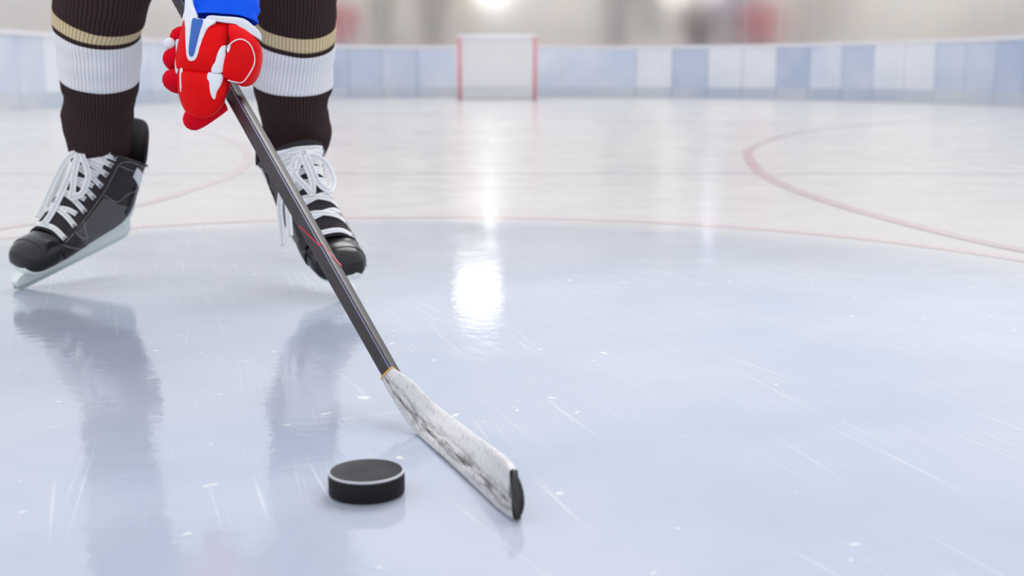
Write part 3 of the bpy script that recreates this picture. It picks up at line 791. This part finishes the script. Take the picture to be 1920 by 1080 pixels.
player = empty('person', gr(350, 545)); tag(player, 'hockey player in dark striped socks, black skates and red glove, bending to the stick', 'person')
player_off = player.location.copy()
class PSk(Skate):
    def __init__(s, *a):
        super().__init__(*a); s.root.location = s.T - player_off
BOW_A = [[(10.6, 0, .016), (9.7, -.35, .020), (8.4, -.75, .020), (7.0, -1.05, .016), (6.2, -1.15, .012), (6.9, -.95, .022), (8.3, -.6, .026), (9.6, -.25, .024), (10.6, 0, .018)],
         [(10.6, 0, .018), (9.6, .12, .024), (8.2, .22, .026), (7.1, .38, .024), (6.7, .45, .02), (7.3, .62, .020), (8.6, .52, .024), (9.8, .25, .024), (10.6, .05, .018)],
         [(10.6, 0, .020), (9.2, -.15, .028), (7.4, -.35, .026), (5.8, -.42, .020), (4.9, -.45, .016)],
         [(10.5, .02, .018), (8.8, .1, .026), (7.0, .08, .022), (5.4, .05, .018), (4.5, .0, .016)]]
BOW_B = [[(10.6, 0, .016), (9.9, .35, .022), (8.9, .62, .024), (7.7, .62, .022), (7.1, .35, .020), (7.6, .1, .022), (8.8, .05, .026), (9.8, .02, .024), (10.6, 0, .018)],
         [(10.6, 0, .018), (9.8, -.25, .024), (8.6, -.35, .026), (7.4, -.2, .024), (7.0, -.1, .02), (7.8, -.02, .024), (9.2, -.05, .026), (9.9, -.05, .024), (10.6, -.02, .018)],
         [(10.6, 0, .020), (8.8, -.5, .030), (7.4, -1.0, .028), (6.2, -1.3, .030), (5.4, -1.5, .034)],
         [(10.5, .0, .018), (8.8, -.3, .026), (7.2, -.75, .024), (6.0, -1.0, .026), (5.2, -1.15, .028)]]
skA = PSk((45, 541), (.53, .85), 0.04, player, .14); skA.build(BOW_A); skA.root['label'] = 'black skate with white laces on the left'
skB = PSk((654, 559), (-.46, .89), -.07, player, -.10); skB.build(BOW_B); skB.root['label'] = 'black skate with white laces behind the stick'

# ---- socks
def sock(stations, slant, seed, stripe_v, label):
    """stations: (pixel y, left x, right x, distance). Bands are slices of the same knitted tube."""
    n = 64
    ys = []; y = stations[0][0]
    while y < stations[-1][0]: ys.append(y); y += 3.0
    edges = [e for st_ in stripe_v for e in st_]
    ys = sorted([y for y in ys if all(abs(y - e) > 1.2 for e in edges)] + edges)
    def slope(i, q):
        a_, b_ = stations[max(i - 1, 0)], stations[min(i + 1, len(stations) - 1)]; return (b_[q] - a_[q]) / (b_[0] - a_[0])
    def val(y, q):
        for i in range(len(stations) - 1):
            a_, b_ = stations[i], stations[i + 1]
            if a_[0] <= y <= b_[0]:
                h = b_[0] - a_[0]; t = (y - a_[0]) / h
                return (2*t**3 - 3*t*t + 1) * a_[q] + (t**3 - 2*t*t + t) * h * slope(i, q) + (3*t*t - 2*t**3) * b_[q] + (t**3 - t*t) * h * slope(i + 1, q)
        return stations[-1][q]
    P = [un((val(y, 1) + val(y, 2)) / 2, y, val(y, 3)) for y in ys]
    W = [Vector(((val(y, 2) - val(y, 1)) / 2 * val(y, 3) / FPX, 0, y)) for y in ys]; k = len(P)
    T = []
    for i in range(k): T.append((P[min(i + 14, k - 1)] - P[max(i - 14, 0)]).normalized())
    def ring(i, off):
        p, t = P[i], T[i]
        if t.z < 0: t = -t
        ax = Vector((1, 0, slant)); ax = (ax - t * ax.dot(t)).normalized(); ay = t.cross(ax)
        r = []
        for j in range(n):
            a = 2 * PI * j / n; c, s_ = math.cos(a), math.sin(a)
            q = Vector((c * 1.6 + seed, s_ * 1.6, p.z * 16)); wr = noise.noise(q) * .0034 + noise.noise(Vector((c + seed, s_, p.z * 55))) * .0022
            rib = .0006 * abs(math.sin(33 * a))
            r.append(p + ax * c * (W[i].x + off + wr + rib) + ay * s_ * (W[i].x * 1.03 + off + wr + rib) - player_off)
        return r
    full = loft('sock', [ring(i, 0) for i in range(k)], K_brown, player, vlen=[(P[i] - P[0]).length * 3.0 for i in range(k)])
    full['label'] = label
    def band(name, y0, y1, m):
        idx = [i for i in range(k) if min(y0, y1) <= ys[i] <= max(y0, y1)]
        rr = [ring(i, .0009) for i in idx]
        o = loft(name, [ring(idx[0], -.001)] + rr + [ring(idx[-1], -.001)], m, full, vlen=[(P[i] - P[0]).length * 3.0 for i in [idx[0]] + idx + [idx[-1]]])
        return o
    band('tan_stripe', *stripe_v[0], K_tan); band('white_stripe', *stripe_v[1], K_white)
    return P
stA = [(-150, 122, 300, 2.36), (-100, 112, 298, 2.345), (-60, 108, 292, 2.36), (-25, 106, 284, 2.38), (0, 105, 276, 2.40), (25, 104, 270, 2.42), (45, 105, 262, 2.43), (75, 108, 260, 2.45), (110, 111, 259, 2.475), (145, 115, 258, 2.50), (165, 119, 256, 2.51), (182, 124, 251, 2.525), (200, 124, 247, 2.54), (218, 119, 246, 2.55), (238, 121, 245, 2.565), (258, 126, 243, 2.58), (280, 130, 240, 2.60), (300, 136, 234, 2.61), (325, 142, 226, 2.63), (345, 150, 218, 2.64)]
PA = sock(stA, -.13, 1.3, ((24, 47), (57, 141)), 'dark brown knitted sock with tan and white stripes, left leg')
stB = [(-150, 476, 640, 2.38), (-100, 474, 642, 2.365), (-60, 478, 640, 2.38), (-25, 482, 634, 2.40), (0, 484, 630, 2.42), (25, 484, 629, 2.44), (50, 482, 628, 2.455), (80, 480, 627, 2.475), (110, 477, 625, 2.50), (145, 475, 622, 2.52), (165, 477, 620, 2.53), (182, 482, 617, 2.54), (205, 487, 615, 2.55), (228, 492, 619, 2.565), (250, 496, 621, 2.58), (270, 500, 616, 2.59), (290, 505, 606, 2.605), (310, 512, 600, 2.62), (335, 520, 592, 2.64), (355, 526, 586, 2.65)]
PB = sock(stB, .14, 7.7, ((40, 64), (73, 157)), 'dark brown knitted sock with tan and white stripes, leg behind the glove')

# ---- glove
red_l = mat('glove_red', (240, 2, 8), .6, Specular_IOR_Level=.15); vary(red_l, (224, 0, 6), 28)
bump(red_l, noise_(red_l, coord(red_l), 500, 2), .2, .0006)
red_d = mat('glove_red_knit', (226, 4, 34), .8, Specular_IOR_Level=.1)
white_l = mat('glove_white', (238, 240, 246), .5); blue_l = mat('glove_blue', (44, 100, 190), .4)
grey_l = mat('glove_trim', (222, 224, 232), .5); seam_m = mat('glove_seam', (70, 10, 16), .6)
GS = 2.0 / FPX
GO = un(405, 120, 1.945)
gl = empty('glove', GO - player_off); gl.parent = player; gl['label'] = 'red hockey glove with white and blue inserts gripping the stick'
def Z(pts): return [(270 + x / 4.32 - 405, 120 - y / 4.32) for x, y in pts]          # photograph crop -> glove plane
def gp(x, z, d): return AR * (x * GS) + AU * (z * GS) - AF * (d * GS)
def base_d(x, z):                                                                     # the back of the hand is a rounded ridge
    return 16 - 20 * ((x + 8) / 62) ** 2 - 10 * ((z + 5) / 85) ** 2
def pad(name, outline, m, bulge, off=0.0, thick=22, parent=gl, rings=9, pw=2.6, n=6):
    O = cat([(x, z, 0) for x, z in outline], n, True); N_ = len(O)
    c = sum(O, Vector()) / N_; verts = []; faces = []
    def ringpts(r, extra, scale=1.0): return [gp(c.x + (o.x - c.x) * r * scale, c.y + (o.y - c.y) * r * scale, base_d(c.x + (o.x - c.x) * r, c.y + (o.y - c.y) * r) + extra) for o in O]
    rr = [ringpts(1.0, off - thick, .94), ringpts(1.0, off - thick * .5, .99)]
    for i in range(rings):
        r = 1 - (i / rings) ** 1.5 * .98
        rr.append(ringpts(r, off + bulge * (1 - r ** pw) ** .6))
    return loft(name, rr, m, parent, caps=(True, True))
back = Z([(318, 168), (360, 160), (470, 176), (590, 196), (690, 204), (704, 250), (706, 330), (690, 430), (668, 520), (655, 596), (560, 602), (420, 584), (300, 564), (262, 545), (252, 480), (262, 400), (282, 300), (300, 225)])
pad('back_roll', back, red_l, 13)
low = Z([(266, 548), (330, 560), (420, 575), (560, 592), (652, 598), (662, 660), (654, 770), (625, 850), (560, 912), (475, 945), (395, 932), (335, 890), (292, 810), (268, 700)])
pad('finger_roll', low, red_l, 12, -3)
pad('white_insert', Z([(352, 163), (470, 176), (600, 200), (545, 250), (505, 345), (470, 460), (445, 505), (405, 513), (377, 480), (364, 380), (356, 260)]), white_l, 2.0, 12.5, 8, n=4)
pad('blue_insert', Z([(417, 178), (460, 182), (503, 192), (480, 300), (447, 440), (428, 478), (405, 474), (394, 430), (404, 300)]), blue_l, 1.6, 15.2, 8, n=4)
pad('white_insert', Z([(655, 392), (692, 396), (696, 470), (668, 590), (572, 600), (602, 500), (625, 430)]), white_l, 2.5, 8, 8, n=4)
pad('white_insert', Z([(543, 606), (600, 608), (655, 618), (640, 690), (608, 750), (590, 808), (550, 775), (534, 700)]), white_l, 2.5, 6, 8, n=4)
pad('white_insert', Z([(303, 560), (326, 562), (326, 650), (318, 712), (302, 738), (298, 650)]), white_l, 1.2, 4, 8, n=4)
pad('side_buckle', Z([(250, 325), (290, 315), (285, 345), (268, 380), (262, 470), (275, 540), (300, 560), (262, 590), (246, 520), (258, 420)]), grey_l, 2, 0, 12, n=4)
thumb = Z([(690, 212), (770, 208), (845, 250), (900, 330), (914, 430), (895, 560), (850, 655), (785, 690), (725, 665), (668, 640), (655, 590), (672, 480), (700, 350)])
pad('thumb', thumb, red_l, 16, 6, 34)
pad('thumb_insert', Z([(696, 440), (700, 400), (745, 362), (725, 405), (708, 450)]), white_l, 1.2, 17, 5, n=3)
def onthumb(pts, lift):
    c = Z([(790, 440)])[0]; out = []
    for x, z in Z(pts):
        r = min(.97, math.hypot((x - c[0]) / 29, (z - c[1]) / 56)); out.append(gp(x, z, base_d(x, z) + 6 + 16 * (1 - r ** 2.6) ** .6 + lift))
    return out
tube('piping', onthumb([(700, 405), (755, 355), (808, 340), (858, 372), (886, 450), (884, 520), (852, 600), (800, 668), (740, 670), (695, 660)], 1.0), .0011, white_l, gl, 6, 5)
tube('seam', onthumb([(688, 215), (694, 300), (690, 400), (674, 500), (655, 600)], -4), .0014, seam_m, gl, 6, 4)
# palm and the four fingers that close round the shaft behind the back rolls
def blob(name, c, rx, rz, rd, m, d=0.0, tilt=0.0, n=20):
    cx, cz = Z([c])[0]; rings = []
    for i in range(13):
        a = PI * i / 12; q = []
        for j in range(n):
            b = 2 * PI * j / n; x = rx * math.cos(a); y = rz * math.sin(a) * math.cos(b); dd = rd * math.sin(a) * math.sin(b)
            q.append(gp(cx + x * math.cos(tilt) - y * math.sin(tilt), cz + x * math.sin(tilt) + y * math.cos(tilt), d + dd))
        rings.append(q)
    return loft(name, rings, m, gl)
blob('palm', (500, 520), 46, 78, 24, red_d, -18, 0)
def finger(pts, r, m):
    P = [gp(*Z([(x, y)])[0], d) for x, y, d in pts]
    return tube('finger', P, lambda t: r * GS * (.55 + .45 * math.sin(min(1, .25 + t * 1.1) * PI * .62)) * (1 if t < .9 else max(.25, math.sqrt(max(0, 1 - ((t - .9) / .1) ** 2)))), m, gl, 14, 5)
finger([(420, 250, -34), (310, 255, -26), (246, 275, -32), (262, 320, -50), (340, 340, -60)], 15, red_d)
finger([(430, 410, -34), (300, 425, -24), (204, 445, -28), (215, 480, -48), (330, 500, -62)], 17, red_d)
finger([(430, 580, -34), (300, 605, -24), (205, 615, -28), (215, 640, -48), (340, 650, -62)], 18, red_d)
finger([(590, 800, -46), (480, 880, -34), (392, 930, -32), (350, 925, -48), (370, 850, -66)], 20, red_d)
blob('white_fingertip', (196, 342), 11, 10.5, 10, white_l, -16, .5)
# cuff
pad('cuff_trim', Z([(520, 188), (538, 150), (640, 152), (790, 156), (860, 200), (908, 245), (916, 310), (880, 285), (835, 245), (765, 212), (690, 208), (600, 196)]), grey_l, 4, 8, 22, n=4)
pad('cuff_flap', Z([(322, -60), (375, -60), (388, 10), (402, 60), (440, 160), (355, 172), (312, 165), (326, 80)]), white_l, 3, 6, 16, n=4)

# ---- jersey sleeve, and the rest of the player above the frame
jersey = mat('jersey_blue', (16, 96, 246), .7, Specular_IOR_Level=.15); vary(jersey, (10, 84, 232), 9)
bump(jersey, noise_(jersey, coord(jersey, 'Object', (1, 1, .3)), 26, 3), .4, .006)
pants_m = mat('pants_black', (40, 36, 40), .7)
helm = mat('helmet_white', (232, 234, 238), .3); visor_m = mat('cage', (150, 152, 158), .3, Metallic=.8)
wrist = un(418, 34, 2.0)
elbow = Vector((-.60, 2.25, .86)); sh_r = Vector((-.86, 2.45, 1.18)); sh_l = Vector((-.46, 2.47, 1.18))
hand2 = P0 + SD * SLEN * 1.76; elbow2 = Vector((-.42, 2.36, .88))
kneeA, kneeB = PA[0], PB[0]
hipA, hipB = Vector((-.80, 2.86, .90)), Vector((-.54, 2.86, .90)); pel = Vector((-.67, 2.86, .95)); chest = Vector((-.66, 2.58, 1.22)); neck = Vector((-.66, 2.42, 1.38)); head = Vector((-.66, 2.34, 1.50))
def O(v): return tuple(v - player_off)
ankA, ankB = PA[-2], PB[-2]
nodes = [(O(pel), .13), (O(chest), .14), (O(neck), .06), (O(head), (.085, .09)), (O(head + Vector((0, -.02, .12))), .07),
         (O(hipA), .10), (O(kneeA), .065), (O(ankA), .035), (O(hipB), .10), (O(kneeB), .065), (O(ankB), .035),
         (O(sh_r), .065), (O(elbow), .045), (O(wrist + Vector((0, .03, .03))), .03), (O(sh_l), .065), (O(elbow2), .045), (O(hand2), .03)]
skin('body', nodes, [(0, 1), (1, 2), (2, 3), (3, 4), (0, 5), (5, 6), (6, 7), (0, 8), (8, 9), (9, 10), (1, 11), (11, 12), (12, 13), (1, 14), (14, 15), (15, 16)], skin_p, player, 2)
# sleeve of the arm in view: rings from the cuff up to the elbow and shoulder
def limb(name, pts, radii, m, seg=24, wr=.004, flat=1.0):
    P = cat(pts, 8); Rr = cat([(r, 0, 0) for r in radii], 8); T = frames(P); rings = []
    for i, p in enumerate(P):
        t = T[i]; ax = Vector((1, 0, 0)); ax = (ax - t * ax.dot(t)).normalized(); ay = t.cross(ax)
        rings.append([p - player_off + (ax * math.cos(2 * PI * j / seg) + ay * math.sin(2 * PI * j / seg) * flat) * (Rr[i].x + wr * noise.noise(Vector((math.cos(2 * PI * j / seg) * 2, math.sin(2 * PI * j / seg) * 2, i * .35)))) for j in range(seg)])
    return loft(name, rings, m, player)
sl = limb('jersey_sleeve', [un(414, 40, 1.985), un(416, 12, 1.99), un(420, -30, 2.01), un(425, -120, 2.06), elbow, elbow.lerp(sh_r, .5), sh_r], [.060, .0605, .062, .072, .088, .10, .11], jersey, 32, .004, .62)
sl['label'] = 'bright blue jersey sleeve above the glove'
limb('jersey_sleeve', [hand2 + (elbow2 - hand2) * .25, hand2.lerp(elbow2, .6), elbow2, elbow2.lerp(sh_l, .5), sh_l], [.07, .078, .088, .10, .11], jersey)
limb('jersey', [pel + Vector((0, .02, -.10)), pel, pel.lerp(chest, .5), chest, chest.lerp(neck, .55), neck + Vector((0, .01, -.01))], [.24, .23, .22, .23, .16, .085], jersey, 32, .01, .72)
for kn, hp in ((kneeA, hipA), (kneeB, hipB)):
    limb('hockey_pants', [kn + Vector((0, .0, -.05)), kn + Vector((0, .04, .04)), kn.lerp(hp, .5), hp, hp.lerp(pel, .6)], [.112, .122, .135, .15, .14], pants_m, 24, .006)
rings = []
for i in range(10):
    a = PI * .62 * i / 9; rr_ = math.sin(a); rings.append([head + Vector((rr_ * .115 * math.cos(2 * PI * j / 24), .02 + rr_ * .135 * math.sin(2 * PI * j / 24), .05 + .13 * math.cos(a))) - player_off for j in range(24)])
solid(loft('helmet', rings, helm, player), .008)
for z_ in (.0, .03, .06, -.03): tube('face_cage', [head + Vector((.11 * math.sin(a), -.02 - .125 * math.cos(a), z_)) - player_off for a in (-1.3, -.8, -.3, 0, .3, .8, 1.3)], .002, visor_m, player, 6, 3)
g2 = empty('glove', hand2 - player_off); g2.parent = player; g2['label'] = 'red hockey glove on the butt end of the stick'
loft('back_roll', [[SD * (a * .075) + (SE1 * math.cos(2 * PI * j / 20) * .055 + SE2 * math.sin(2 * PI * j / 20) * .045) * max(.15, math.cos(a * 1.35)) for j in range(20)] for a in [-1 + 2 * i / 10 for i in range(11)]], red_l, g2, caps=(True, True))
for k_ in range(4):
    q = SD * (.045 - .03 * k_); tube('finger', [q + SE1 * .05 + SE2 * .02, q + SE1 * .035 - SE2 * .045, q - SE1 * .03 - SE2 * .05, q - SE1 * .05 - SE2 * .01], .014, red_d, g2, 10, 4)
tube('thumb', [SD * .06 + SE1 * .04 + SE2 * .02, SD * .09 + SE1 * .0 + SE2 * .04, SD * .085 - SE1 * .04 + SE2 * .02], .016, red_l, g2, 10, 4)
